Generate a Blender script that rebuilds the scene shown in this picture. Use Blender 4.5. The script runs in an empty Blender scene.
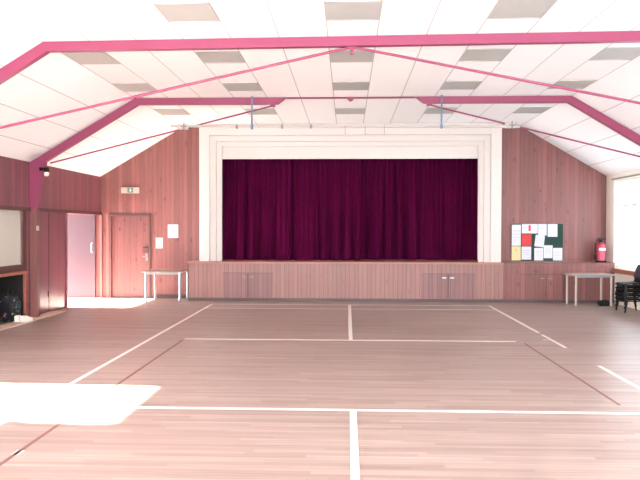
import bpy, bmesh, math, random
from mathutils import Vector, Matrix
random.seed(7)
S = bpy.context.scene
COL = S.collection
PI = math.pi

# ------------------------------------------------------------------ materials
def lin(r, g, b):
    f = lambda c: (c/255/12.92) if c/255 <= .04045 else ((c/255+.055)/1.055)**2.4
    return (f(r), f(g), f(b), 1)

def new_mat(name):
    m = bpy.data.materials.new(name); m.use_nodes = True
    nt = m.node_tree
    return m, nt, nt.nodes, nt.links, nt.nodes['Principled BSDF']

def plain(name, col, rough=.6, metal=0, bump=0, scale=60, var=.08, sheen=0, spec=.5):
    m, nt, N, L, P = new_mat(name)
    P.inputs['Roughness'].default_value = rough
    P.inputs['Metallic'].default_value = metal
    P.inputs['Specular IOR Level'].default_value = spec
    if sheen:
        P.inputs['Sheen Weight'].default_value = sheen
        P.inputs['Sheen Roughness'].default_value = .3
        P.inputs['Sheen Tint'].default_value = (1, .03, .5, 1)
    tc = N.new('ShaderNodeTexCoord')
    no = N.new('ShaderNodeTexNoise'); no.inputs['Scale'].default_value = scale/6
    no.inputs['Detail'].default_value = 3
    L.new(tc.outputs['Object'], no.inputs['Vector'])
    mx = N.new('ShaderNodeMix'); mx.data_type = 'RGBA'
    c = Vector(col[:3])
    mx.inputs[6].default_value = (*(c*(1-var)), 1); mx.inputs[7].default_value = (*(min(1, x*(1+var)) for x in c), 1)
    L.new(no.outputs['Fac'], mx.inputs[0]); L.new(mx.outputs[2], P.inputs['Base Color'])
    if bump:
        b = N.new('ShaderNodeBump'); b.inputs['Strength'].default_value = bump
        n2 = N.new('ShaderNodeTexNoise'); n2.inputs['Scale'].default_value = scale
        L.new(tc.outputs['Object'], n2.inputs['Vector'])
        L.new(n2.outputs['Fac'], b.inputs['Height']); L.new(b.outputs['Normal'], P.inputs['Normal'])
    return m

def mth(N, L, op, a, b=None):
    n = N.new('ShaderNodeMath'); n.operation = op
    for i, v in enumerate((a, b)):
        if v is None: continue
        if isinstance(v, (int, float)): n.inputs[i].default_value = v
        else: L.new(v, n.inputs[i])
    return n.outputs[0]

def boards(name, axis, w, base, rough=.45, tone=.2, knots=.8, groove=.42, grain=.35):
    """upright tongue-and-groove pine boards; axis 'X' or 'Y' is the direction they repeat in"""
    m, nt, N, L, P = new_mat(name)
    geo = N.new('ShaderNodeNewGeometry'); sp = N.new('ShaderNodeSeparateXYZ')
    L.new(geo.outputs['Position'], sp.inputs[0])
    a = sp.outputs[axis]; z = sp.outputs['Z']
    q = mth(N, L, 'DIVIDE', a, w); idx = mth(N, L, 'FLOOR', q); fr = mth(N, L, 'FRACT', q)
    wn = N.new('ShaderNodeTexWhiteNoise'); wn.noise_dimensions = '1D'; L.new(idx, wn.inputs['W'])
    # grain
    cv = N.new('ShaderNodeCombineXYZ')
    L.new(mth(N, L, 'MULTIPLY', a, 38), cv.inputs[0]); L.new(mth(N, L, 'MULTIPLY', z, 1.6), cv.inputs[1]); L.new(mth(N, L, 'MULTIPLY', idx, 3.7), cv.inputs[2])
    gn = N.new('ShaderNodeTexNoise'); gn.inputs['Scale'].default_value = 1; gn.inputs['Detail'].default_value = 4
    L.new(cv.outputs[0], gn.inputs['Vector'])
    # knots
    kv = N.new('ShaderNodeCombineXYZ')
    L.new(mth(N, L, 'MULTIPLY', a, 8), kv.inputs[0]); L.new(mth(N, L, 'MULTIPLY', z, 4.2), kv.inputs[1]); L.new(mth(N, L, 'MULTIPLY', idx, 1.31), kv.inputs[2])
    vo = N.new('ShaderNodeTexVoronoi'); vo.inputs['Scale'].default_value = 1.0; L.new(kv.outputs[0], vo.inputs['Vector'])
    kr = N.new('ShaderNodeMapRange'); kr.inputs['From Min'].default_value = .08; kr.inputs['From Max'].default_value = .3
    kr.inputs['To Min'].default_value = 1; kr.inputs['To Max'].default_value = 0
    L.new(vo.outputs['Distance'], kr.inputs['Value'])
    f1 = mth(N, L, 'ADD', mth(N, L, 'MULTIPLY', mth(N, L, 'SUBTRACT', wn.outputs['Value'], .5), 2*tone), 1)
    f2 = mth(N, L, 'ADD', mth(N, L, 'MULTIPLY', mth(N, L, 'SUBTRACT', gn.outputs['Fac'], .5), 2*grain), 1)
    sc = N.new('ShaderNodeSeparateColor'); L.new(vo.outputs['Color'], sc.inputs[0])
    kq = mth(N, L, 'MULTIPLY', mth(N, L, 'GREATER_THAN', sc.outputs[0], .5), mth(N, L, 'MULTIPLY', sc.outputs[1], 1.3))
    f3 = mth(N, L, 'SUBTRACT', 1, mth(N, L, 'MULTIPLY', mth(N, L, 'MULTIPLY', kr.outputs[0], kq), .5*knots))
    gv = mth(N, L, 'LESS_THAN', fr, .075)
    f4 = mth(N, L, 'SUBTRACT', 1, mth(N, L, 'MULTIPLY', gv, groove))
    f = mth(N, L, 'MULTIPLY', mth(N, L, 'MULTIPLY', f1, f2), mth(N, L, 'MULTIPLY', f3, f4))
    vm = N.new('ShaderNodeVectorMath'); vm.operation = 'SCALE'
    vm.inputs[0].default_value = base[:3]; L.new(f, vm.inputs['Scale'])
    L.new(vm.outputs[0], P.inputs['Base Color'])
    P.inputs['Roughness'].default_value = rough
    bp = N.new('ShaderNodeBump'); bp.inputs['Strength'].default_value = .35; bp.inputs['Distance'].default_value = .006
    L.new(f4, bp.inputs['Height']); L.new(bp.outputs['Normal'], P.inputs['Normal'])
    return m

def wood_plain(name, base, axis='X', rough=.5):
    """planed timber with its grain along the given axis"""
    m, nt, N, L, P = new_mat(name)
    geo = N.new('ShaderNodeNewGeometry'); mp = N.new('ShaderNodeMapping')
    mp.inputs['Scale'].default_value = {'X': (2, 40, 40), 'Y': (40, 2, 40), 'Z': (40, 40, 2)}[axis]
    L.new(geo.outputs['Position'], mp.inputs['Vector'])
    no = N.new('ShaderNodeTexNoise'); no.inputs['Scale'].default_value = 1; no.inputs['Detail'].default_value = 4
    L.new(mp.outputs[0], no.inputs['Vector'])
    f = mth(N, L, 'ADD', mth(N, L, 'MULTIPLY', no.outputs['Fac'], .6), .7)
    vm = N.new('ShaderNodeVectorMath'); vm.operation = 'SCALE'; vm.inputs[0].default_value = base[:3]
    L.new(f, vm.inputs['Scale']); L.new(vm.outputs[0], P.inputs['Base Color'])
    P.inputs['Roughness'].default_value = rough
    return m

def floor_mat():
    m, nt, N, L, P = new_mat('strip_floor')
    geo = N.new('ShaderNodeNewGeometry')
    sp = N.new('ShaderNodeSeparateXYZ'); L.new(geo.outputs['Position'], sp.inputs[0])
    ry = mth(N, L, 'DIVIDE', sp.outputs['Y'], .056); row = mth(N, L, 'FLOOR', ry)
    w1 = N.new('ShaderNodeTexWhiteNoise'); w1.noise_dimensions = '1D'; L.new(row, w1.inputs['W'])
    bx = mth(N, L, 'ADD', mth(N, L, 'DIVIDE', sp.outputs['X'], 1.3), mth(N, L, 'MULTIPLY', w1.outputs['Value'], 17))
    cb = N.new('ShaderNodeCombineXYZ'); L.new(mth(N, L, 'FLOOR', bx), cb.inputs[0]); L.new(row, cb.inputs[1])
    w2 = N.new('ShaderNodeTexWhiteNoise'); w2.noise_dimensions = '2D'; L.new(cb.outputs[0], w2.inputs['Vector'])
    edge = mth(N, L, 'LESS_THAN', mth(N, L, 'FRACT', ry), .045)
    mc = N.new('ShaderNodeMix'); mc.data_type = 'RGBA'; mc.inputs[6].default_value = FLOOR_A; mc.inputs[7].default_value = FLOOR_B
    L.new(w2.outputs['Value'], mc.inputs[0])
    me = N.new('ShaderNodeMix'); me.data_type = 'RGBA'; me.inputs[7].default_value = FLOOR_M
    L.new(edge, me.inputs[0]); L.new(mc.outputs[2], me.inputs[6])
    mp = N.new('ShaderNodeMapping'); mp.inputs['Scale'].default_value = (1.3, 26, 1)
    L.new(geo.outputs['Position'], mp.inputs['Vector'])
    no = N.new('ShaderNodeTexNoise'); no.inputs['Scale'].default_value = 1; no.inputs['Detail'].default_value = 5
    L.new(mp.outputs[0], no.inputs['Vector'])
    n2 = N.new('ShaderNodeTexNoise'); n2.inputs['Scale'].default_value = .45; n2.inputs['Detail'].default_value = 2
    L.new(geo.outputs['Position'], n2.inputs['Vector'])
    f = mth(N, L, 'MULTIPLY', mth(N, L, 'ADD', mth(N, L, 'MULTIPLY', no.outputs['Fac'], .7), .65),
            mth(N, L, 'ADD', mth(N, L, 'MULTIPLY', n2.outputs['Fac'], .2), .9))
    vm = N.new('ShaderNodeVectorMath'); vm.operation = 'SCALE'
    L.new(me.outputs[2], vm.inputs[0]); L.new(f, vm.inputs['Scale'])
    L.new(vm.outputs[0], P.inputs['Base Color'])
    rr = mth(N, L, 'ADD', mth(N, L, 'MULTIPLY', no.outputs['Fac'], .12), .32)
    L.new(rr, P.inputs['Roughness'])
    P.inputs['Specular IOR Level'].default_value = .35
    return m

def ceiling_mat():
    m, nt, N, L, P = new_mat('ceiling_tiles')
    uv = N.new('ShaderNodeUVMap'); uv.uv_map = 'tiles'
    sp = N.new('ShaderNodeSeparateXYZ'); L.new(uv.outputs[0], sp.inputs[0])
    def seam(c, pitch, off, wd):
        fr = mth(N, L, 'FRACT', mth(N, L, 'DIVIDE', mth(N, L, 'ADD', c, 100*pitch-off), pitch))
        d = mth(N, L, 'ABSOLUTE', mth(N, L, 'SUBTRACT', fr, .5))
        return mth(N, L, 'GREATER_THAN', d, .5-wd/pitch/2)
    s1 = seam(sp.outputs[0], .615, .3075, .014); s2 = seam(sp.outputs[1], .667, .58, .006)
    tu = mth(N, L, 'FLOOR', mth(N, L, 'DIVIDE', mth(N, L, 'SUBTRACT', sp.outputs[0], .3075), .615))
    wn = N.new('ShaderNodeTexWhiteNoise'); wn.noise_dimensions = '1D'; L.new(tu, wn.inputs['W'])
    f = mth(N, L, 'SUBTRACT', 1, mth(N, L, 'MULTIPLY', s1, .5))
    f = mth(N, L, 'SUBTRACT', f, mth(N, L, 'MULTIPLY', s2, .12))
    f = mth(N, L, 'MULTIPLY', f, mth(N, L, 'ADD', mth(N, L, 'MULTIPLY', wn.outputs['Value'], .03), .97))
    vm = N.new('ShaderNodeVectorMath'); vm.operation = 'SCALE'; vm.inputs[0].default_value = CEIL
    L.new(f, vm.inputs['Scale']); L.new(vm.outputs[0], P.inputs['Base Color'])
    P.inputs['Roughness'].default_value = .85
    return m

def glass_mat():
    m, nt, N, L, P = new_mat('window_glass')
    N.remove(P)
    out = [n for n in N if n.type == 'OUTPUT_MATERIAL'][0]
    t = N.new('ShaderNodeBsdfTransparent'); g = N.new('ShaderNodeBsdfGlossy'); g.inputs['Roughness'].default_value = .02
    mx = N.new('ShaderNodeMixShader'); mx.inputs[0].default_value = .05; L.new(t.outputs[0], mx.inputs[1]); L.new(g.outputs[0], mx.inputs[2])
    L.new(mx.outputs[0], out.inputs[0])
    return m

def dimming_mat():
    m, nt, N, L, P = new_mat('dimming_glass')
    out = [n for n in N if n.type == 'OUTPUT_MATERIAL'][0]
    t = N.new('ShaderNodeBsdfTranslucent'); t.inputs[0].default_value = (.42, .435, .45, 1)  # translucency added to dim and spread daylight from the right windows
    mx = N.new('ShaderNodeMixShader'); mx.inputs[0].default_value = .12
    P.inputs['Base Color'].default_value = (.7, .72, .74, 1); P.inputs['Roughness'].default_value = .3
    L.new(t.outputs[0], mx.inputs[1]); L.new(P.outputs[0], mx.inputs[2]); L.new(mx.outputs[0], out.inputs[0])
    return m

def floral_mat():
    m, nt, N, L, P = new_mat('floral_fabric')
    tc = N.new('ShaderNodeTexCoord')
    vo = N.new('ShaderNodeTexVoronoi'); vo.inputs['Scale'].default_value = 15; L.new(tc.outputs['Object'], vo.inputs['Vector'])
    hs = N.new('ShaderNodeHueSaturation'); hs.inputs['Saturation'].default_value = 1.1; hs.inputs['Value'].default_value = .22
    L.new(vo.outputs['Color'], hs.inputs['Color'])
    lt = mth(N, L, 'LESS_THAN', vo.outputs['Distance'], .3)
    mx = N.new('ShaderNodeMix'); mx.data_type = 'RGBA'; mx.inputs[6].default_value = (.006, .006, .01, 1)
    L.new(lt, mx.inputs[0]); L.new(hs.outputs[0], mx.inputs[7]); L.new(mx.outputs[2], P.inputs['Base Color'])
    P.inputs['Roughness'].default_value = .8
    return m

FLOOR_A = lin(163, 145, 138); FLOOR_B = lin(143, 124, 117); FLOOR_M = lin(122, 98, 90)
CEIL = (.88, .885, .885)
M = dict(
    floor=floor_mat(), ceiling=ceiling_mat(), glass=glass_mat(), dimming=dimming_mat(), floral=floral_mat(),
    pineX=boards('pine_boards_back_wall', 'X', .105, lin(124, 76, 73)),
    pineY=boards('pine_boards_side_wall', 'Y', .105, lin(124, 74, 82)),
    stage=boards('pine_boards_stage', 'X', .1, lin(146, 104, 98), tone=.08, knots=.3, groove=.62, grain=.22),
    hatch=boards('pine_boards_hatch', 'X', .1, lin(134, 94, 94), tone=.12, knots=.2, groove=.6, grain=.2),
    doorX=boards('pine_boards_door', 'X', .16, lin(106, 64, 62), tone=.1, knots=1.1, groove=.35),
    darkdoor=boards('dark_door_boards', 'Y', .42, lin(108, 61, 72), rough=.28, tone=.1, knots=.15, groove=.3, grain=.2),
    frame=wood_plain('dark_frame_wood', lin(80, 48, 46), 'Z'),
    sill=wood_plain('sill_wood', lin(150, 88, 68), 'Y'),
    casing=wood_plain('casing_wood', lin(120, 76, 74), 'Z'),
    nosing=wood_plain('nosing_wood', lin(172, 118, 106), 'X'),
    plank=wood_plain('pale_plank', lin(216, 190, 170), 'Y'),
    skirt=wood_plain('skirting_wood', lin(84, 64, 62), 'X'),
    white=plain('white_wall_paint', lin(232, 226, 214), .8),
    cream=plain('cream_gloss_paint', lin(206, 199, 194), .5, var=.02),
    magenta=plain('magenta_gloss_paint', lin(136, 56, 88), .4, var=.04),
    curtain=plain('crimson_velvet', (.075, .0002, .029), .9, var=.3, scale=10, spec=.1, sheen=.09),
    lilac=plain('daylight_tinted_door', lin(78, 62, 70), .4, var=.03),  # tint stands in for bluish daylight falling on the door
    panel=plain('grey_diffuser', lin(170, 173, 170), .5, var=.02),
    alu=plain('panel_rim', lin(172, 173, 170), .5, var=.02),
    steel=plain('pale_steel', lin(150, 156, 166), .35, metal=.5, var=.03),
    tabletop=plain('pale_laminate', lin(150, 136, 124), .4, var=.04),
    black=plain('black_plastic', lin(8, 8, 10), .6, spec=.2),
    blackmetal=plain('black_metal', lin(8, 8, 10), .5, spec=.25),
    purple=plain('dark_purple_fabric', lin(48, 32, 58), .8, bump=.2),
    red=plain('extinguisher_red', lin(158, 48, 72), .35, var=.03),
    paper=plain('white_paper', lin(200, 202, 210), .8, var=.01),
    papercream=plain('cream_paper', lin(206, 192, 148), .8, var=.02),
    paperred=plain('red_paper', lin(190, 58, 62), .8, var=.02),
    felt=plain('green_felt', lin(34, 62, 54), .95, bump=.2, scale=200),
    ink=plain('grey_ink', lin(120, 120, 126), .8, var=.02),
    redink=plain('red_ink', lin(220, 70, 80), .8, var=.02),
    orange=plain('orange_ink', lin(232, 170, 90), .8, var=.02),
    line=plain('white_court_paint', lin(232, 226, 222), .45, var=.03),
    worn=plain('worn_tape_residue', lin(124, 88, 78), .6, var=.1),
    blind=plain('blind_slat', lin(186, 183, 174), .55, var=.02),
    rope=plain('blue_rope', lin(96, 132, 158), .7, bump=.4, scale=120),
    bar=plain('pale_bar_paint', lin(176, 172, 166), .4, var=.02),
    bracket=plain('grey_bracket', lin(120, 122, 118), .5, var=.05),
    green=plain('exit_green', lin(74, 116, 94), .5, var=.02),
    signbody=plain('sign_casing', lin(168, 160, 152), .5, var=.02),
    creamleg=plain('cream_leg_paint', lin(178, 168, 158), .4, var=.03),
    bulb=plain('bulb_glass', lin(236, 214, 204), .15, var=.01),
    niche=plain('recess_shade_board', lin(30, 22, 22), .8),  # near-black colour holds the shade inside the recess
    darkbag=plain('black_nylon', lin(14, 14, 20), .6, bump=.2, scale=40),
    shoe=plain('white_trainer_leather', lin(226, 224, 218), .5, var=.03),
    brass=plain('steel_handle', lin(190, 188, 184), .3, metal=.7),
    render=plain('outer_wall', lin(200, 190, 180), .9),
)

# ------------------------------------------------------------------ mesh helpers
class MB:
    def __init__(s): s.bm = bmesh.new()
    def box(s, x0, x1, y0, y1, z0, z1, mat=None):
        v = [s.bm.verts.new(p) for p in [(x0,y0,z0),(x1,y0,z0),(x1,y1,z0),(x0,y1,z0),(x0,y0,z1),(x1,y0,z1),(x1,y1,z1),(x0,y1,z1)]]
        if mat is not None:
            for q in v: q.co = mat @ q.co
        for f in ((0,3,2,1),(4,5,6,7),(0,1,5,4),(1,2,6,5),(2,3,7,6),(3,0,4,7)): s.bm.faces.new([v[i] for i in f])
        return s
    def prism(s, pts, axis, a, b):
        """polygon pts (2-D) extruded along axis from a to b; pts are the other two coordinates in x,y,z order"""
        def P(p, t):
            return {'X': (t, p[0], p[1]), 'Y': (p[0], t, p[1]), 'Z': (p[0], p[1], t)}[axis]
        A = [s.bm.verts.new(P(p, a)) for p in pts]; B = [s.bm.verts.new(P(p, b)) for p in pts]
        n = len(pts)
        s.bm.faces.new(A); s.bm.faces.new(B[::-1])
        for i in range(n): s.bm.faces.new((A[i], B[i], B[(i+1)%n], A[(i+1)%n]))
        return s
    def tube(s, pts, r, n=10, r1=None):
        pts = [Vector(p) for p in pts]; rings = []
        for i, p in enumerate(pts):
            d = (pts[min(i+1, len(pts)-1)] - pts[max(i-1, 0)]).normalized()
            u = d.cross(Vector((0,0,1)) if abs(d.z) < .95 else Vector((1,0,0))).normalized(); w = d.cross(u)
            rr = r if r1 is None else r + (r1-r)*i/(len(pts)-1)
            rings.append([s.bm.verts.new(p + (u*math.cos(2*PI*k/n) + w*math.sin(2*PI*k/n))*rr) for k in range(n)])
        for A, B in zip(rings, rings[1:]):
            for k in range(n): s.bm.faces.new((A[k], A[(k+1)%n], B[(k+1)%n], B[k]))
        s.bm.faces.new(rings[0][::-1]); s.bm.faces.new(rings[-1])
        return s
    def lathe(s, prof, n=24, c=(0,0)):
        rings = [[s.bm.verts.new((c[0]+r*math.cos(2*PI*k/n), c[1]+r*math.sin(2*PI*k/n), z)) for k in range(n)] for r, z in prof]
        for A, B in zip(rings, rings[1:]):
            for k in range(n): s.bm.faces.new((A[k], A[(k+1)%n], B[(k+1)%n], B[k]))
        s.bm.faces.new(rings[0][::-1]); s.bm.faces.new(rings[-1])
        return s
    def blob(s, c, r, seed=0, amp=.12, sub=3, flat=None):
        rnd = random.Random(seed); ph = [rnd.uniform(0, 6.3) for _ in range(6)]
        res = bmesh.ops.create_icosphere(s.bm, subdivisions=sub, radius=1)
        for v in res['verts']:
            d = v.co.normalized()
            k = 1 + amp*(math.sin(4*d.x+ph[0])*math.cos(5*d.z+ph[1]) + .6*math.sin(7*d.y+ph[2]+3*d.z) + .4*math.sin(11*d.z+ph[3]))
            e = .75
            q = Vector([math.copysign(abs(t)**e, t) for t in d])
            v.co = Vector((c[0]+q.x*k*r[0], c[1]+q.y*k*r[1], c[2]+q.z*k*r[2]))
            if flat is not None and v.co.z < flat: v.co.z = flat
        return s
    def build(s, name, mat, parent=None, bevel=0, smooth=False, sub=0):
        me = bpy.data.meshes.new(name)
        bmesh.ops.recalc_face_normals(s.bm, faces=s.bm.faces[:])
        s.bm.to_mesh(me); s.bm.free()
        me.materials.append(mat)
        if smooth:
            for p in me.polygons: p.use_smooth = True
            try: me.set_sharp_from_angle(angle=math.radians(42))
            except Exception: pass
        o = bpy.data.objects.new(name, me); COL.objects.link(o)
        if parent is not None: o.parent = parent
        if bevel:
            b = o.modifiers.new('bevel', 'BEVEL'); b.width = bevel; b.segments = 2; b.limit_method = 'ANGLE'
        if sub:
            d = o.modifiers.new('sub', 'SUBSURF'); d.levels = sub; d.render_levels = sub
        return o

def thing(name, label, cat, loc=(0,0,0), rotz=0, group=None):
    o = bpy.data.objects.new(name, None); COL.objects.link(o); o.empty_display_size = .1
    o.location = loc; o.rotation_euler = (0,0,rotz)
    return tag(o, label, cat, group)
def tag(o, label, cat, group=None):
    o['label'] = label; o['category'] = cat
    if group: o['group'] = group
    return o
def struct(o):
    o['kind'] = 'structure'; return o
def dup(root, loc, label, group=None, rotz=None):
    r = root.copy(); COL.objects.link(r); r.location = loc; r['label'] = label
    if rotz is not None: r.rotation_euler = (0,0,rotz)
    if group: r['group'] = group
    for ch in list(root.children):
        c = ch.copy(); COL.objects.link(c); c.parent = r
        for g in ch.children:
            d = g.copy(); COL.objects.link(d); d.parent = c
    return r

def wall_sheet(name, axis, a0, a1, u0, u1, z0, z1, holes, mat):
    """wall between a0 and a1 on its thin axis, spanning u0..u1 and z0..z1, with rectangular holes (u0,u1,z0,z1)"""
    mb = MB()
    us = sorted({u0, u1, *[h[0] for h in holes], *[h[1] for h in holes]})
    zs = sorted({z0, z1, *[h[2] for h in holes], *[h[3] for h in holes]})
    for i in range(len(us)-1):
        for j in range(len(zs)-1):
            cu, cz = (us[i]+us[i+1])/2, (zs[j]+zs[j+1])/2
            if any(h[0] < cu < h[1] and h[2] < cz < h[3] for h in holes): continue
            if axis == 'X': mb.box(a0, a1, us[i], us[i+1], zs[j], zs[j+1])
            else: mb.box(us[i], us[i+1], a0, a1, zs[j], zs[j+1])
    bmesh.ops.remove_doubles(mb.bm, verts=mb.bm.verts[:], dist=1e-5)
    seen = {}
    for f in mb.bm.faces: seen.setdefault(frozenset(v.index for v in f.verts), []).append(f)
    mb.bm.verts.index_update()
    seen = {}
    for f in mb.bm.faces: seen.setdefault(frozenset(v.index for v in f.verts), []).append(f)
    kill = [f for fs in seen.values() if len(fs) > 1 for f in fs]
    bmesh.ops.delete(mb.bm, geom=kill, context='FACES_ONLY')
    return struct(mb.build(name, mat))

# ------------------------------------------------------------------ dimensions (metres)
HX = 6.0            # half width of the hall
YB = 16.2           # back wall
YR = -3.0           # wall behind the camera
KX, KZ, EZ = 4.0, 4.1, 2.92      # ceiling kink and eaves
YS, ZS = 15.65, .914             # stage front and stage height

# ------------------------------------------------------------------ floor and its court markings
fl = MB().box(-8.6, HX, YR, YB+.1, -.12, 0).build('floor', M['floor']); struct(fl)
def court(x0, x1, y0, y1, m='line', nm='court_line'):
    MB().box(x0, x1, y0, y1, 0, .0012).build(nm, M[m], fl)
court(-3.07, 3.07, 14.975, 15.025)
court(-3.02, 3.02, 14.22, 14.26)
court(-2.53, 2.47, 10.245, 10.3)
court(-3.02, 3.02, 6.285, 6.345)
court(-3.075, -3.02, 3.2, 14.975)
court(3.02, 3.075, 11.15, 14.975)
court(3.02, 3.07, 9.75, 10.95)
court(3.02, 3.07, 3.2, 8.5)
court(2.92, 3.06, 10.42, 10.46)
court(-.03, .03, 10.3, 14.975)
court(-.03, .03, 1.6, 6.285)
court(-2.55, -2.515, 4.2, 10.15, 'worn', 'worn_line')
court(2.54, 2.57, 6.6, 10.1, 'worn', 'worn_line')
court(-2.56, -2.5, 4.95, 5.05, 'line', 'tape_scrap')

# ------------------------------------------------------------------ ceiling: flat middle, sloping sides
def make_ceiling():
    bm = bmesh.new(); uvl = bm.loops.layers.uv.new('tiles')
    sl = math.hypot(HX+.2-KX, (KZ-EZ)*(HX+.2-KX)/(HX-KX))
    ez = KZ - (KZ-EZ)*(HX+.2-KX)/(HX-KX)
    prof = [(-HX-.2, ez, -KX-sl), (-KX, KZ, -KX), (KX, KZ, KX), (HX+.2, ez, KX+sl)]
    lo = {}
    for i, (x, z, u) in enumerate(prof):
        for j, y in enumerate((YR, YB+.1)):
            lo[i, j, 0] = bm.verts.new((x, y, z)); lo[i, j, 1] = bm.verts.new((x, y, z+.12))
    for i in range(3):
        f = bm.faces.new((lo[i,0,0], lo[i,1,0], lo[i+1,1,0], lo[i+1,0,0]))
        for l in f.loops:
            k = [q for q, v in lo.items() if v is l.vert][0]
            l[uvl].uv = (prof[k[0]][2], l.vert.co.y)
        bm.faces.new((lo[i,0,1], lo[i+1,0,1], lo[i+1,1,1], lo[i,1,1]))
        for j in (0, 1): bm.faces.new((lo[i,j,0], lo[i+1,j,0], lo[i+1,j,1], lo[i,j,1]))
    for i in (0, 3): bm.faces.new((lo[i,0,0], lo[i,0,1], lo[i,1,1], lo[i,1,0]))
    mb = MB(); mb.bm.free(); mb.bm = bm
    return struct(mb.build('ceiling', M['ceiling']))
make_ceiling()

# ------------------------------------------------------------------ walls
def gable(x0, x1):   # roof height at x
    pass
# back wall: pine boards, cut by the proscenium opening and door 1; top follows the ceiling
PX0, PX1, PZ0, PZ1 = -3.2, 3.17, ZS, 3.66
mb = MB()
def zc(x): return KZ - max(0, abs(x)-KX)*(KZ-EZ)/(HX-KX) + .05
def col_piece(x0, x1, z0, z1=None):
    mb.prism([(x0, z0), (x1, z0), (x1, z1 if z1 else zc(x1)), (x0, z1 if z1 else zc(x0))], 'Y', YB, YB+.1)
D0, D1, DZ = -5.80, -4.77, 2.02
col_piece(-6.2, D0, 0); col_piece(D0, D1, DZ); col_piece(D1, -KX, 0); col_piece(-KX, PX0, 0)
col_piece(PX0, PX1, 0, PZ0); col_piece(PX0, PX1, PZ1); col_piece(PX1, KX, 0); col_piece(KX, 6.2, 0)
wb = struct(mb.build('wall_back', M['pineX']))
# stage house behind the curtain
MB().box(-3.6, 3.6, 18.4, 18.5, 0, 4.2).box(-3.6, -3.5, YB+.1, 18.4, 0, 4.2).box(3.5, 3.6, YB+.1, 18.4, 0, 4.2).box(-3.6, 3.6, YB+.1, 18.5, 4.2, 4.3).build('wall_stage', M['niche'])['kind'] = 'structure'

SW = (5.85, 7.35, .84, 2.07)        # the sunlit window
BW = (10.9, 12.25, .99, 2.06)       # the blind window
NI = (10.6, 12.27, 0, .84)          # alcove under it
DD = (12.62, 14.22, 0, 2.0)         # dark double door
LO = (14.26, YB, 0, 2.0)         # opening to the lobby
LW = (.4, 3.2, .9, 2.3)
wall_sheet('wall_left', 'X', -6.2, -6.0, YR, YB, 0, 2.99, [SW, BW, NI, DD, LO, LW], M['pineY'])
RWS = [(.6, 9.2), (12.9, 15.72)]
wall_sheet('wall_right', 'X', 6.0, 6.2, YR, YB, 0, 2.99, [(a, b, .80, 2.78) for a, b in RWS], M['white'])
RH = [(-5.4, -1.0, .6, 2.85), (1.0, 5.4, .6, 2.85)]
wall_sheet('wall_rear', 'Y', YR-.1, YR, -6.2, 6.2, 0, 2.99, RH, M['white'])
MB().prism([(-6.2, 2.99), (6.2, 2.99), (4.0, 4.2), (-4.0, 4.2)], 'Y', YR-.1, YR).build('wall_rear_gable', M['white'])['kind'] = 'structure'
# alcove box, its inner shade put into the dark colour
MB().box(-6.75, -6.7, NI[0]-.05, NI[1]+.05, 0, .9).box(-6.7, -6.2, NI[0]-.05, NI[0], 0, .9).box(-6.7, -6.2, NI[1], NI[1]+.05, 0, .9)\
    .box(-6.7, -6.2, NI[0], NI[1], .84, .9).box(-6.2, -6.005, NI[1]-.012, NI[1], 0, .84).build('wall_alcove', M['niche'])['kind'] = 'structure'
# lobby beyond the opening
MB().box(-8.5, -6.2, YB, YB+.1, 0, 2.35).build('wall_lobby_end', M['pineX'])['kind'] = 'structure'
MB().box(-8.5, -6.2, DD[1]-.06, DD[1]+.02, 0, 2.35).build('wall_lobby_near', M['pineX'])['kind'] = 'structure'
wall_sheet('wall_lobby_outer', 'X', -8.6, -8.5, DD[1]-.06, YB+.1, 0, 2.35, [(14.3, 16.17, 0, 1.97)], M['pineY'])
MB().box(-8.6, -6.2, DD[1]-.06, YB+.1, 2.25, 2.35).build('ceiling_lobby', M['cream'])['kind'] = 'structure'

# trims
def trim(name, b, m, bevel=.004):
    return struct(MB().box(*b).build(name, M[m], bevel=bevel))
trim('trim_1', (-6.0, -5.72, YR, 13.5, 0, .014), 'plank')                  # pale plank along the left wall
trim('trim_2', (-6.0, -5.965, YR, YB-.02, 2.0, 2.07), 'frame')             # rail above the left windows and doors
trim('trim_3', (-6.0, -5.95, YB-.05, YB, 0, 2.0), 'casing')                # corner post
trim('baseboard_back', (D1+.05, -3.73, YB-.02, YB, 0, .09), 'skirt')
trim('trim_4', (5.94, 6.02, .3, 16.19, .70, .79), 'sill')                 # sill of the right windows
trim('trim_5', (-6.02, -5.9, 10.6, 12.29, .85, .9), 'sill')                # ledge over the alcove
trim('trim_6', (-6.0, -5.965, NI[1]+.0, NI[1]+.06, .1, .84), 'sill')

# windows
def window(name, x, yr, z0, z1, mulls, trans, m, inward, fw=.05, pane='glass'):
    """framed window in a side wall; inward = +1 when the hall lies towards +X"""
    y0, y1 = yr; xa, xb = sorted((x - inward*.12, x - inward*.05))
    mb = MB()
    mb.box(xa, xb, y0, y0+fw, z0, z1).box(xa, xb, y1-fw, y1, z0, z1).box(xa, xb, y0+fw, y1-fw, z0, z0+fw).box(xa, xb, y0+fw, y1-fw, z1-fw, z1)
    for y in mulls: mb.box(xa, xb, y-fw/2, y+fw/2, z0+fw, z1-fw)
    for z in trans: mb.box(xa+.002, xb-.002, y0+fw, y1-fw, z-fw/2, z+fw/2)
    o = struct(mb.build(name, M[m]))
    xm = (xa+xb)/2
    MB().box(xm-.003, xm+.003, y0+fw/2, y1-fw/2, z0+fw/2, z1-fw/2).build('pane', M[pane], o)
    return o
window('window_1', -6, SW[:2], SW[2], SW[3], [], [1.6], 'frame', 1, .06)
w2 = window('window_2', -6, BW[:2], BW[2], BW[3], [], [], 'frame', 1, .06)
MB().box(-6.2, -5.975, BW[1]-.02, BW[1]+.10, .9, 2.0).box(-6.2, -5.975, BW[0]-.1, BW[1]-.02, .9, 1.02).build('window_casing', M['frame'], w2)
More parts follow.
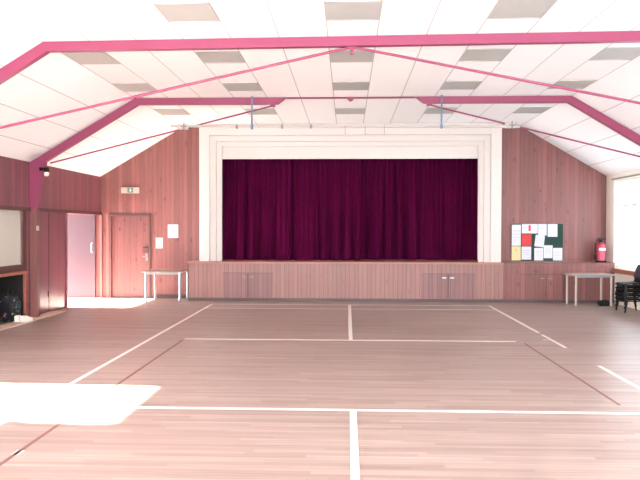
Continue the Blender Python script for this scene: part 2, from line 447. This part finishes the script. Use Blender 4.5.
window('window_3', -6, LW[:2], LW[2], LW[3], [1.8], [], 'frame', 1)
for i, (a, b) in enumerate(RWS):
    window('window_%d' % (4+i), 6, (a, b), .80, 2.78, [a+(b-a)*k for k in ((.2, .4, .6, .8) if i == 0 else (.33, .66))], [2.2], 'white', -1, .045, 'dimming')
for i, h in enumerate(RH):
    mb = MB()
    for x in (h[0]+.03, (h[0]+h[1])/2, h[1]-.03): mb.box(x-.03, x+.03, YR-.08, YR-.03, h[2], h[3])
    for z in (h[2]+.03, h[3]-.03): mb.box(h[0], h[1], YR-.075, YR-.035, z-.03, z+.03)
    o = struct(mb.build('window_%d' % (6+i), M['cream']))
    MB().box(h[0], h[1], YR-.058, YR-.052, h[2], h[3]).build('pane', M['glass'], o)

# door 1: pine door in the back wall
d1 = MB()
d1.box(D0, D0+.07, YB-.03, YB+.09, 0, DZ).box(D1-.05, D1, YB-.03, YB+.09, 0, DZ).box(D0+.07, D1-.05, YB-.03, YB+.09, DZ-.06, DZ)
d1 = struct(d1.build('door_1', M['frame'], bevel=.004))
lf = MB().box(D0+.07, D1-.05, YB+.02, YB+.06, .0, DZ-.06).build('door_leaf', M['doorX'], d1)
MB().tube([(D1-.11, YB+.02, 1.0), (D1-.11, YB-.04, 1.0), (D1-.2, YB-.045, 1.0)], .01, 8).box(D1-.135, D1-.085, YB+.012, YB+.02, .9, 1.1).build('door_handle', M['bracket'], lf)
MB().box(D1-.2, D1-.06, YB-.028, YB+.018, 1.08, 1.22).build('lock_case', M['frame'], lf, bevel=.004)
# door 2: lobby end door, bluish daylight put into its colour
d2 = struct(MB().box(-7.05, -6.12, YB-.05, YB-.004, .01, 2.0).build('door_2', M['lilac'], bevel=.004))
MB().tube([(-6.19, YB-.05, 1.1), (-6.19, YB-.09, 1.1), (-6.19, YB-.09, 1.32), (-6.19, YB-.05, 1.32)], .011, 8).build('pull_handle', M['shoe'], d2)
# door 3: dark flush pair of doors in the left wall
d3 = struct(MB().box(-6.1, -6.03, DD[0], DD[1], 0, 2.0).build('door_3', M['darkdoor']))
MB().box(-6.032, -6.026, 13.4, 13.408, .02, 1.98).build('leaf_gap', M['niche'], d3)
MB().box(-6.03, -6.022, 13.36, 13.38, .3, .42).build('bolt_plate', M['blackmetal'], d3)

# ------------------------------------------------------------------ steel roof frames
def roof_frame(Y, label, kind):
    t = thing('roof_frame', label, 'roof frame', (0, Y, 0), 0, 'steel roof frames')
    h, w = .125, .045           # depth below the ceiling, half width
    g = .004
    sl = (KZ-EZ)/(HX-KX)
    if kind == 'near':
        MB().box(-KX+.06, KX-.06, -w, w, KZ-h, KZ-g).build('beam', M['magenta'], t)
    else:
        for s in (-1, 1):
            xs = [1.18*s, (KX-.06)*s, (KX-.06)*s, 1.34*s]
            MB().prism(list(zip(xs, [KZ-g, KZ-g, KZ-h, KZ-h])), 'Y', -w, w).build('beam', M['magenta'], t)
        MB().box(-1.18, 1.18, -w, w, KZ-.022, KZ-g).build('top_flange', M['magenta'], t)
        MB().prism([(-.07, KZ-.022), (.07, KZ-.022), (.02, KZ-.075), (-.02, KZ-.075)], 'Y', -.03, .03).build('bracket', M['magenta'], t)
    hv = h*1.13
    for s in (-1, 1):
        pts = [(s*(KX-.06), KZ-g), (s*KX, KZ-g), (s*HX*.997, EZ-g+.004), (s*HX*.997, EZ-.36), (s*(HX-.2), EZ-.02-hv+.1), (s*(KX-.06), KZ-h)]
        MB().prism(pts, 'Y', -w, w).build('rafter', M['magenta'], t)
        # tapered column head and the post under it
        pts = [(s*(HX-.005), EZ-.02), (s*(HX-.30), EZ+.0), (s*(HX-.10), 2.02), (s*(HX-.005), 2.02)]
        if kind == 'far' or s: MB().prism(pts, 'Y', -w*1.3, w*1.3).build('column', M['magenta'], t)
        MB().box(min(s*(HX-.14), s*(HX-.003)), max(s*(HX-.14), s*(HX-.003)), -.06, .06, 0, 2.03).build('post_casing', M['casing'], t, bevel=.004)
    if kind == 'near':
        for s in (-1, 1):
            MB().tube([(s*.03, 0, 3.965), (s*5.78, 0, 2.75)], .017, 10).build('tie_rod', M['magenta'], t, smooth=True)
        MB().box(-.06, .06, -.02, .02, KZ-h-.03, KZ-h+.01).box(-.02, .02, -.015, .015, KZ-h-.1, KZ-h-.03).build('bracket', M['magenta'], t, bevel=.003)
    else:
        for s in (-1, 1):
            MB().tube([(s*1.42, 0, 3.955), (s*5.62, 0, 2.90)], .015, 10).build('tie_rod', M['magenta'], t, smooth=True)
            MB().box(s*1.44-.05, s*1.44+.05, -.02, .02, KZ-h-.045, KZ-h).build('bracket', M['magenta'], t)
    return t
near = roof_frame(8.62, 'magenta steel roof frame nearest the camera, its beam unbroken and its rods meeting in the middle', 'near')
near.rotation_euler.z = math.radians(-1.8)
roof_frame(12.58, 'magenta steel roof frame nearer the stage, its beam interrupted in the middle', 'far')

# ------------------------------------------------------------------ grey ceiling panels
def ceiling_panel(loc, ly, label):
    t = thing('ceiling_panel', label, 'ceiling panel', loc, 0, 'grey ceiling panels')
    a, b = .3, ly/2
    MB().box(-a, a, -b, -b+.02, -.012, 0).box(-a, a, b-.02, b, -.012, 0).box(-a, -a+.02, -b+.02, b-.02, -.012, 0).box(a-.02, a, -b+.02, b-.02, -.012, 0).build('rim', M['alu'], t)
    MB().box(-a+.02, a-.02, -b+.02, b-.02, -.008, 0).build('diffuser', M['panel'], t)
    return t
rows = [(7.25, 'row in front of the near frame', 'front'), (9.24, 'row just behind the near frame', 'second'), (11.24, 'row just in front of the far frame', 'third'), (13.72, 'row nearest the stage', 'last')]
cols = [(-3.69, 'leftmost'), (-1.845, 'left of centre'), (0, 'in the centre'), (1.845, 'right of centre'), (3.68, 'rightmost')]
proto = None
for ri, (y, rl, _) in enumerate(rows):
    for ci, (x, cl) in enumerate(cols):
        if ri == 0 and ci in (0, 4): continue
        lab = 'grey square ceiling panel %s, in the %s' % (cl, rl)
        loc = (x, y+.33, KZ)
        if proto is None: proto = ceiling_panel(loc, .66, lab)
        else: dup(proto, loc, lab)

# ------------------------------------------------------------------ stage
st = thing('stage', 'pine-boarded stage front with hatch doors below the crimson curtain', 'stage', (0, YS, 0))
X0, X1 = -3.72, HX-.004
XS = 3.5
MB().box(X0, XS, 0, .03, .0, ZS-.04).box(X0, X0+.03, .03, YB-YS-.002, 0, ZS-.04).build('front_panel', M['stage'], st)
MB().box(XS, X1, 0, .03, .0, ZS-.012).build('side_panel', M['pineX'], st)
MB().box(X0-.03, XS, -.035, .05, ZS-.04, ZS).build('nosing', M['nosing'], st, bevel=.006)
MB().box(XS, X1, -.012, .05, ZS-.012, ZS).build('side_ledge', M['casing'], st)
MB().box(X0-.03, X1, .05, YB-YS-.002, ZS-.012, ZS-.002).build('ledge_top', M['nosing'], st)
MB().box(PX0+.01, PX1-.01, YB-YS+.0, YB-YS+2.1, ZS-.04, ZS-.002).build('platform', M['nosing'], st)
MB().box(X0, X1, -.014, 0, 0, .075).build('skirting', M['skirt'], st)
for (a, b, nm) in ((-2.93, -1.76, 0), (1.64, 2.86, 1), (3.87, 5.05, 2)):
    c = (a+b)/2
    for s, (p, q) in ((-1, (a, c-.011)), (1, (c+.011, b))):
        d = MB().box(p, q, -.012, -.0005, .085, .645).build('hatch_door', M['hatch' if nm < 2 else 'pineX'], st, bevel=.002)
        k = c + s*.09
        MB().box(k-.045, k+.045, -.03, -.012, .545, .575).build('latch', M['bracket' if nm != 1 else 'brass'], d, bevel=.003)
    MB().box(a, b, -.013, -.0005, .648, .656).build('hatch_rail', M['frame'], st)
    MB().box(c-.011, c+.011, -.0135, -.0005, .085, .645).build('gap_shade_strip', M['frame'], st)  # dark strip painted in for the shaded gap between the doors

# ------------------------------------------------------------------ proscenium frame: three stepped architraves and a pelmet board
pf = thing('proscenium_frame', 'cream stepped frame around the stage opening', 'stage frame', (0, 0, 0))
def surround(name, xo, xi, zo, zi, y, yb):
    mb = MB().box(-xo, -xi, y, yb, ZS, zo).box(xi-.03, xo-.03, y, yb, ZS, zo).box(-xi, xi-.03, y, yb, zi, zo)
    return mb.build(name, M['cream'], pf, bevel=.006)
surround('outer_architrave', 3.49, 3.25, KZ-.006, 3.835, 15.70, YB-.002)
surround('middle_architrave', 3.25, 3.11, 3.835, 3.695, 15.76, YB-.002)
surround('inner_architrave', 3.11, 2.985, 3.695, 3.59, 15.82, 15.90)
MB().box(-3.1, 3.07, 15.90, 15.94, 3.305, 3.66).build('pelmet_board', M['cream'], pf, bevel=.004)

# ------------------------------------------------------------------ curtains
def curtain(x0, x1, seed, yc, label):
    rnd = random.Random(seed); nx, nz = int((x1-x0)/.011), 26
    # uneven fold phases
    xs = [x0 + (x1-x0)*i/nx for i in range(nx+1)]
    ph = [0]; ph2 = [rnd.uniform(0, 6)]
    knots = [rnd.uniform(.65, 1.5) for _ in range(60)]; knots2 = [rnd.uniform(.55, 1.6) for _ in range(60)]
    for i in range(nx):
        t = i*.011
        ph.append(ph[-1] + 2*PI*.011/.135*knots[int(t/.22) % 60])
        ph2.append(ph2[-1] + 2*PI*.011/.42*knots2[int(t/.5) % 60])
    me_v, me_f = [], []
    zt, zb = 3.7, ZS+.004
    for j in range(nz+1):
        v = j/nz; z = zt + (zb-zt)*v
        for i, x in enumerate(xs):
            fine = .06 - .085*(1-.35*v)*abs(math.sin(ph[i]/2))**.6 + .008*math.sin(ph[i]*2.3+1.3)
            big = .1 - (.07+.27*v**1.1)*abs(math.sin((ph2[i] + .35*math.sin(v*2.2+seed))/2))**.7
            me_v.append((x + .03*v*math.sin(ph2[i]*.7), yc + fine + big - .03*max(0, v-.95)/.05*(1+math.sin(ph2[i])), z))
    for j in range(nz):
        for i in range(nx):
            a = j*(nx+1)+i; me_f.append((a, a+1, a+nx+2, a+nx+1))
    me = bpy.data.meshes.new('stage_curtain'); me.from_pydata(me_v, [], me_f); me.materials.append(M['curtain'])
    for p in me.polygons: p.use_smooth = True
    o = bpy.data.objects.new('stage_curtain', me); COL.objects.link(o)
    s = o.modifiers.new('thick', 'SOLIDIFY'); s.thickness = .006; s.offset = 0
    return tag(o, label, 'curtain', 'stage curtains')
curtain(-3.3, .27, 3, 16.62, 'left half of the closed crimson stage curtain, beside the exit door side')
curtain(.2, 3.3, 11, 17.05, 'right half of the closed crimson stage curtain, on the notice board side')

# ------------------------------------------------------------------ lighting bar hung on blue ropes
YBAR = 12.44
lb = thing('lighting_bar', 'long pale bar hung in front of the stage by two blue ropes', 'bar', (0, YBAR, 3.55))
MB().tube([(-3.3, 0, .012), (3.05, 0, -.025)], .024, 12).build('pole', M['bar'], lb, smooth=True)
for x in (-3.05, 2.9):
    MB().box(x-.12, x+.07, -.035, .035, -.05, .045).build('end_clamp', M['bar'], lb, bevel=.01)
    MB().tube([(x, -.04, -.06), (x, -.04, .07)], .012, 8).tube([(x-.06, -.04, .0), (x+.06, -.04, .0)], .01, 8).build('clamp_screw', M['bracket'], lb)
for x in (-2.08, -1.25, -.72):
    MB().box(x-.02, x+.02, -.028, .028, -.04, .03).build('hook_clamp', M['bracket'], lb, bevel=.004)
for x in (-.1, .265, .61):
    MB().tube([(x, -.027, .01), (x, -.027, -.15), (x+.012, -.027, -.165)], .005, 6).build('wire_hook', M['bracket'], lb)
for x, lab in ((-1.80, 'blue rope holding the lighting bar, left of the centre'), (1.64, 'blue rope holding the lighting bar, right of the centre')):
    mb = MB(); n = 46
    zt, zb = KZ-.012-3.54, -.03
    for ph in (0, PI):
        mb.tube([(.009*math.cos(ph+t*1.1), .009*math.sin(ph+t*1.1), zb+(zt-zb)*t/n) for t in range(n+1)], .010, 6)
    mb.lathe([(.016, -.05), (.026, -.035), (.026, .03), (.016, .045)], 10)
    o = mb.build('rope', M['rope'], None, smooth=True); o.location = (x, YBAR-.035, 3.54)
    tag(o, lab, 'rope', 'blue ropes')

# ------------------------------------------------------------------ exit sign, notices
es = thing('exit_sign', 'small white and green exit sign above the pine door', 'sign', (-5.26, YB, 2.52))
MB().box(-.22, .22, -.05, 0, 0, .14).build('body', M['signbody'], es, bevel=.006)
gp = MB().box(-.065, .075, -.054, -.049, .012, .128).build('pictogram_panel', M['green'], es)
MB().box(-.005, .02, -.056, -.054, .035, .085).lathe([(.012, .09), (.012, .112)], 8, (.01, -.055)).box(.02, .05, -.056, -.054, .06, .072).build('running_figure', M['paper'], gp)
def paper(x0, x1, z0, z1, label, m='paper', y=YB, tilt=0, prints=(), group=None, th=.004):
    cx, cz, w, h = (x0+x1)/2, (z0+z1)/2, x1-x0, z1-z0
    y += .002 if y == YB else -.0003
    o = MB().box(-w/2, w/2, -th, 0, -h/2, h/2).build('notice', M[m])
    o.location = (cx, y, cz); o.rotation_euler = (0, tilt, 0)
    tag(o, label, 'notice', group)
    for (a, b, c, d, pm) in prints:
        MB().box(-w/2+a*w, -w/2+b*w, -th-.001, -th, -h/2+c*h, -h/2+d*h).build('print', M[pm], o)
    return o
paper(-4.65, -4.49, 1.20, 1.45, 'small white notice on the boards just right of the door', group='notices by the door')
paper(-4.36, -4.11, 1.45, 1.77, 'larger white notice, higher up and further right of the door', group='notices by the door',
      prints=[(.3, .7, .74, .78, 'ink'), (.22, .32, .70, .75, 'ink'), (.68, .78, .70, .75, 'ink'), (.2, .8, .45, .47, 'ink')])
BX0, BX1, BZ0, BZ1 = 3.80, 5.0, .93, 1.80
nb = thing('notice_board', 'green felt notice board covered with papers on the right wall boards', 'notice board', (0, YB, 0))
MB().box(BX0, BX1, -.018, 0, BZ0, BZ1).build('felt', M['felt'], nb)
f = .014
MB().box(BX0-f, BX0, -.024, 0, BZ0-f, BZ1+f).box(BX1, BX1+f, -.024, 0, BZ0-f, BZ1+f).box(BX0, BX1, -.024, 0, BZ0-f, BZ0).box(BX0, BX1, -.024, 0, BZ1, BZ1+f).build('frame', M['casing'], nb)
def bp(px0, px1, py0, py1):   # board fractions -> metres
    return BX0+(px0-93)/402*(BX1-BX0), BX0+(px1-93)/402*(BX1-BX0), BZ1-(py1-110)/300*(BZ1-BZ0), BZ1-(py0-110)/300*(BZ1-BZ0)
YN = YB-.018
G = 'papers on the notice board'
ln = [(.15, .85, .7, .715, 'ink'), (.15, .8, .55, .56, 'ink'), (.15, .85, .4, .41, 'ink')]
for px, lab, m, tl, pr in [
    ((97, 168, 118, 288), 'tall white paper at the upper left corner of the notice board', 'paper', 0, ln),
    ((97, 168, 292, 406), 'cream yellow paper at the lower left corner of the notice board', 'papercream', 0, [(.4, .6, .65, .8, 'orange')]),
    ((175, 298, 112, 188), 'wide white paper with a red mark along the top of the notice board', 'paper', 0, [(.42, .56, .25, .88, 'redink')]),
    ((302, 368, 112, 204), 'white paper with a faint red line, second from the right in the top row', 'paper', 0, [(.1, .9, .62, .64, 'redink')]),
    ((376, 451, 112, 214), 'plain white paper at the right of the top row, beside bare felt', 'paper', 0, ln),
    ((176, 251, 194, 291), 'bright red paper on the notice board', 'paperred', 0, []),
    ((278, 350, 202, 296), 'tilted white paper in the middle of the notice board', 'paper', .12, ln),
    ((346, 415, 284, 388), 'white paper set a little high, left of the bottom right corner sheet', 'paper', 0, ln),
    ((174, 249, 295, 400), 'white paper directly under the red paper', 'paper', 0, ln),
    ((273, 342, 305, 406), 'white paper directly under the tilted paper', 'paper', 0, ln),
    ((419, 491, 305, 406), 'white paper in the bottom right corner of the notice board', 'paper', 0, ln)]:
    a, b, c, d = bp(*px)
    paper(a, b, c, d, lab, m, YN, tl, pr, G)

# ------------------------------------------------------------------ fire extinguisher on the ledge
fe = thing('fire_extinguisher', 'red fire extinguisher standing on the ledge in the right corner', 'fire extinguisher', (5.76, 15.86, ZS))
fe.scale = (1.12, 1.12, .87)
MB().lathe([(.085, .03), (.1, .045), (.1, .43), (.094, .47), (.06, .51), (.032, .525), (.032, .54)], 28).build('body', M['red'], fe, smooth=True)
MB().lathe([(.1, 0), (.108, .004), (.108, .05), (.1, .054)], 28).build('base_ring', M['black'], fe, smooth=True)
MB().lathe([(.03, .54), (.034, .545), (.034, .585), (.02, .6)], 14).build('valve', M['blackmetal'], fe, smooth=True)
MB().box(-.07, .09, -.014, .014, .6, .615).box(-.05, .1, -.012, .012, .632, .645).box(-.06, -.045, -.012, .012, .6, .64).build('lever', M['blackmetal'], fe, bevel=.003)
MB().tube([(-.03, -.02, .57), (-.09, -.04, .575), (-.125, -.05, .53), (-.13, -.05, .4), (-.128, -.04, .15)], .011, 8).tube([(-.128, -.04, .2), (-.128, -.04, .08)], .018, 8, .026).build('hose', M['black'], fe, smooth=True)
lb2 = MB()
for k in range(8):
    a0, a1 = -PI/2-.75+1.5*k/8, -PI/2-.75+1.5*(k+1)/8
    p = [(.1015*math.cos(a), .1015*math.sin(a)) for a in (a0, a1)]; q = [(.1*math.cos(a), .1*math.sin(a)) for a in (a1, a0)]
    lb2.prism(p+q, 'Z', .32, .385)
lb2.build('label_band', M['paper'], fe)

# ------------------------------------------------------------------ tables
def table(loc, rot, w, d, h, label, leg='steel'):
    t = thing('side_table', label, 'table', loc, rot, 'small tables along the back wall')
    MB().box(-w/2, w/2, -d/2, d/2, h-.028, h).build('table_top', M['tabletop'], t, bevel=.005)
    i = .08
    MB().box(-w/2+i, w/2-i, -d/2+.05, -d/2+.07, h-.07, h-.028).build('rail', M['steel'], t)
    MB().box(-w/2+i, w/2-i, d/2-.07, d/2-.05, h-.07, h-.028).build('rail', M['steel'], t)
    for sx in (-1, 1):
        for sy in (-1, 1):
            l = MB().tube([(sx*(w/2-i), sy*(d/2-.06), .015), (sx*(w/2-i), sy*(d/2-.06), h-.028)], .024, 14).build('leg', M[leg], t, smooth=True)
            MB().lathe([(.028, 0), (.028, .018), (.024, .02)], 12, (sx*(w/2-i), sy*(d/2-.06))).build('foot', M['bracket'], l)
    return t
table((-4.24, 15.68, 0), 0, .94, .86, .70, 'small pale table with steel legs in front of the pine door wall')
table((5.25, 15.16, 0), .10, .94, .58, .70, 'small pale table with cream legs below the fire extinguisher', 'creamleg')
# odds and ends under the right table
o = MB().blob((0,0,.06), (.13, .1, .07), 5, .12, 3, 0).build('bag', M['darkbag'], None, smooth=True); o.location = (5.56, 15.12, 0)
tag(o, 'small dark bag lying on the floor behind the right table', 'bag')

# ------------------------------------------------------------------ stacked chairs by the right window
def chair(loc, rot, label, back='black'):
    """small stacking chair; its front looks to local -X"""
    t = thing('stacking_chair', label, 'chair', loc, rot, 'chairs stacked by the right window')
    w, h = .42, .265
    mb = MB()
    n, mseg = 8, 6
    g = [[None]*(mseg+1) for _ in range(n+1)]
    for i in range(n+1):
        for j in range(mseg+1):
            u, v = i/n, j/mseg
            z = h + .012*math.cos((v-.5)*PI*1.0)*-1 + (.02*(u-.1) if u > .1 else -.03*(.1-u)/.1) + .012
            g[i][j] = mb.bm.verts.new((-.22+.40*u, (v-.5)*w*(1-.08*u), z))
    for i in range(n):
        for j in range(mseg): mb.bm.faces.new((g[i][j], g[i+1][j], g[i+1][j+1], g[i][j+1]))
    s = mb.build('seat', M['black'], t, smooth=True); m = s.modifiers.new('t', 'SOLIDIFY'); m.thickness = .022
    mb = MB(); g = []
    for i in range(7):
        r = []
        for j in range(9):
            u, v = i/6, j/8-.5
            ww = w*(.98-.25*max(0, u-.6)**1.5/.4)
            r.append(mb.bm.verts.new((.185+.07*u+.05*(.25-v*v)-.01, v*ww, h+.1+.27*u+(.02*(1-4*v*v) if i == 6 else 0))))
        g.append(r)
    for i in range(6):
        for j in range(8): mb.bm.faces.new((g[i][j], g[i+1][j], g[i+1][j+1], g[i][j+1]))
    b = mb.build('backrest', M[back], t, smooth=True); m = b.modifiers.new('t', 'SOLIDIFY'); m.thickness = .024
    for sy in (-1, 1):
        MB().tube([(-.2, sy*.22, .012), (-.15, sy*.215, h-.02)], .016, 10).build('leg', M['blackmetal'], t, smooth=True)
        MB().tube([(.21, sy*.22, .012), (.15, sy*.21, h-.02)], .016, 10).build('leg', M['blackmetal'], t, smooth=True)
        MB().tube([(.14, sy*.17, h), (.195, sy*.165, h+.08), (.255, sy*.14, h+.33)], .01, 8).build('back_upright', M['blackmetal'], t, smooth=True)
    MB().tube([(-.15, -.215, h-.02), (-.15, .215, h-.02)], .010, 8).tube([(.15, -.21, h-.02), (.15, .21, h-.02)], .010, 8).tube([(-.15, -.213, h-.02), (.15, -.21, h-.02)], .010, 8).tube([(-.15, .213, h-.02), (.15, .21, h-.02)], .010, 8).build('seat_frame', M['blackmetal'], t)
    return t
base = (5.67, 13.98)
names = ['lowest', 'second lowest', 'middle', 'second highest']
c0 = chair((*base, 0), 0, 'lowest black chair of the stack, its legs on the floor by the right window')
for k in range(1, 4):
    dup(c0, (base[0]-.004*k, base[1], .08*k), '%s black chair in the stack of five by the right window' % names[k])
chair((base[0]-.016, base[1], .08*4), 0, 'topmost chair of the stack by the right window, with a dark purple back', 'purple')

# ------------------------------------------------------------------ curtain rail over the right windows
cr = thing('curtain_rail', 'thin grey curtain rail above the bright right window', 'curtain rail', (5.95, 0, 2.81))
MB().box(-.015, .015, 12.8, 15.75, -.02, .012).build('rail', M['bracket'], cr)
for y in (13.1, 14.4, 15.6): MB().box(.015, .05, y-.015, y+.015, -.01, .01).build('rail_bracket', M['bracket'], cr)

# ------------------------------------------------------------------ blind in the left window
bl = thing('window_blind', 'white slatted blind drawn down over the left window', 'blind', (-6.03, 0, 0))
mb = MB(); z = BW[2]+.085; k = 0
while z < BW[3]-.03:
    mb.prism([(-.004, z+.026), (.0005, z-.030), (.003, z-.028), (-.002, z+.026)], 'Y', BW[0]+.01, BW[1]-.04)
    z += .042
mb.build('slats', M['blind'], bl)
MB().box(-.02, .018, BW[0]+.02, BW[1]-.06, BW[3]-.06, BW[3]-.015).build('head_rail', M['blind'], bl, bevel=.003)
MB().box(-.012, .014, BW[0]+.01, BW[1]-.04, BW[2]+.01, BW[2]+.062).build('bottom_rail', M['blind'], bl, bevel=.003)

# ------------------------------------------------------------------ things in and by the alcove
o = MB().blob((0,0,.25), (.16, .19, .26), 2, .10, 4, 0).build('bag', M['floral'], None, smooth=True); o.location = (-6.13, 12.03, 0)
tag(o, 'floral patterned fabric bag in the dark alcove under the blind', 'bag', 'bags in the alcove')
MB().tube([(.0, -.09, .46), (.0, -.08, .57), (.0, 0, .62), (.0, .08, .57), (.0, .09, .46)], .012, 8).build('handle', M['darkbag'], o, smooth=True)
o = MB().blob((0,0,.24), (.2, .2, .26), 9, .08, 4, 0).build('bag', M['darkbag'], None, smooth=True); o.location = (-6.3, 11.5, 0)
tag(o, 'black bag deep in the alcove left of the floral bag', 'bag', 'bags in the alcove')
MB().tube([(.05, -.1, .46), (.06, -.08, .58), (.06, .08, .58), (.05, .1, .46)], .014, 8).build('handle', M['blackmetal'], o, smooth=True)
def shoe(loc, rot, label):
    t = thing('trainer', label, 'shoe', loc, rot, 'white trainers')
    prof = [(-.14, .0), (-.15, .03), (-.145, .09), (-.06, .095), (-.02, .075), (.07, .055), (.135, .04), (.15, .02), (.145, .0)]
    MB().prism([(x, z+.018) for x, z in prof], 'Y', -.042, .042).build('upper', M['shoe'], t, bevel=.012)
    MB().box(-.152, .152, -.048, .048, 0, .02).build('sole', M['shoe'], t, bevel=.008)
    MB().prism([(-.03, .085), (.05, .066), (.05, .072), (-.03, .098)], 'Y', -.03, .03).build('laces', M['paper'], t)
shoe((-5.93, 11.98, .014), PI/2+.1, 'white trainer beside the floral bag, nearer the window wall')
shoe((-5.79, 11.95, .014), PI/2-.05, 'white trainer beside the floral bag, nearer the court')

# ------------------------------------------------------------------ spotlight and switch on the left post
sp = thing('spotlight', 'small black spotlight with a pale bulb under the left rafter', 'spotlight', (-5.72, 12.48, 2.78))
MB().box(-.06, .02, -.02, .02, -.03, .03).tube([(-.05, 0, 0), (.06, -.03, .0)], .014, 8).build('bracket', M['blackmetal'], sp)
MB().lathe([(.03, .03), (.045, .02), (.05, -.06), (.045, -.06)], 14, (.09, -.04)).build('housing', M['blackmetal'], sp, smooth=True)
MB().blob((.09, -.04, -.09), (.042, .042, .05), 1, 0, 3).build('bulb', M['bulb'], sp, smooth=True)
sw = MB().box(-.012, .0, -.05, .05, -.045, .045).build('switch_box', M['paper'], None, bevel=.004); sw.location = (-5.845, 12.5, 1.66)
sw.location = (-5.858, 12.57, 1.68)
tag(sw, 'small white switch box on the left wall post', 'switch')
MB().box(.0, .005, -.015, .015, -.02, .02).build('rocker', M['blind'], sw)

# ------------------------------------------------------------------ light
W = bpy.data.worlds.new('daylight'); S.world = W; W.use_nodes = True
bg = W.node_tree.nodes['Background']; bg.inputs[0].default_value = (.91, .965, 1, 1); bg.inputs[1].default_value = 1.0
sun = bpy.data.lights.new('sun', 'SUN'); sun.energy = 10.0; sun.angle = math.radians(2.0); sun.color = (1, .95, .88)
so = bpy.data.objects.new('sun', sun); COL.objects.link(so)
el = math.radians(27)
so.rotation_euler = Vector((math.cos(el), -.03, -math.sin(el))).to_track_quat('-Z', 'Y').to_euler()
so.location = (-20, 10, 12)
def portal(name, c, sx, sy, d):
    l = bpy.data.lights.new(name, 'AREA'); l.shape = 'RECTANGLE'; l.size = sx; l.size_y = sy; l.cycles.is_portal = True
    o = bpy.data.objects.new(name, l); COL.objects.link(o); o.location = c
    o.rotation_euler = Vector(d).to_track_quat('-Z', 'Y').to_euler()
portal('window_portal', (6.17, 4.9, 1.8), 8.7, 2.1, (-1, 0, 0))
portal('window_portal', (6.17, 14.31, 1.8), 2.9, 2.1, (-1, 0, 0))
portal('window_portal', (-6.15, 6.6, 1.45), 1.6, 1.3, (1, 0, 0))
portal('window_portal', (-6.15, 1.8, 1.6), 2.9, 1.5, (1, 0, 0))
portal('door_portal', (-8.58, 15.2, 1.0), 2.0, 2.1, (1, 0, 0))
portal('window_portal', (-6.15, 11.6, 1.5), 1.5, 1.2, (1, 0, 0))
for h in RH: portal('window_portal', ((h[0]+h[1])/2, YR-.09, 1.75), 4.5, 2.3, (0, 1, 0))

# ------------------------------------------------------------------ camera
cam = bpy.data.cameras.new('camera'); cam.sensor_width = 36; cam.lens = 681/640*36; cam.clip_end = 200
co = bpy.data.objects.new('camera', cam); COL.objects.link(co)
yaw = math.atan2(27, 681); pit = math.atan2(12*math.cos(yaw), 681)
co.location = (-.06, 0, 1.693); co.rotation_euler = (PI/2-pit, 0, yaw)
co.rotation_euler = (co.rotation_euler.to_matrix() @ Matrix.Rotation(math.radians(.1), 3, 'Z')).to_euler()
S.camera = co
vs = S.view_settings; vs.view_transform = 'Standard'; vs.look = 'None'; vs.gamma = 1; vs.use_curve_mapping = False
vs.exposure = 5.25
S.cycles.max_bounces = 14; S.cycles.diffuse_bounces = 8; S.cycles.use_denoising = True
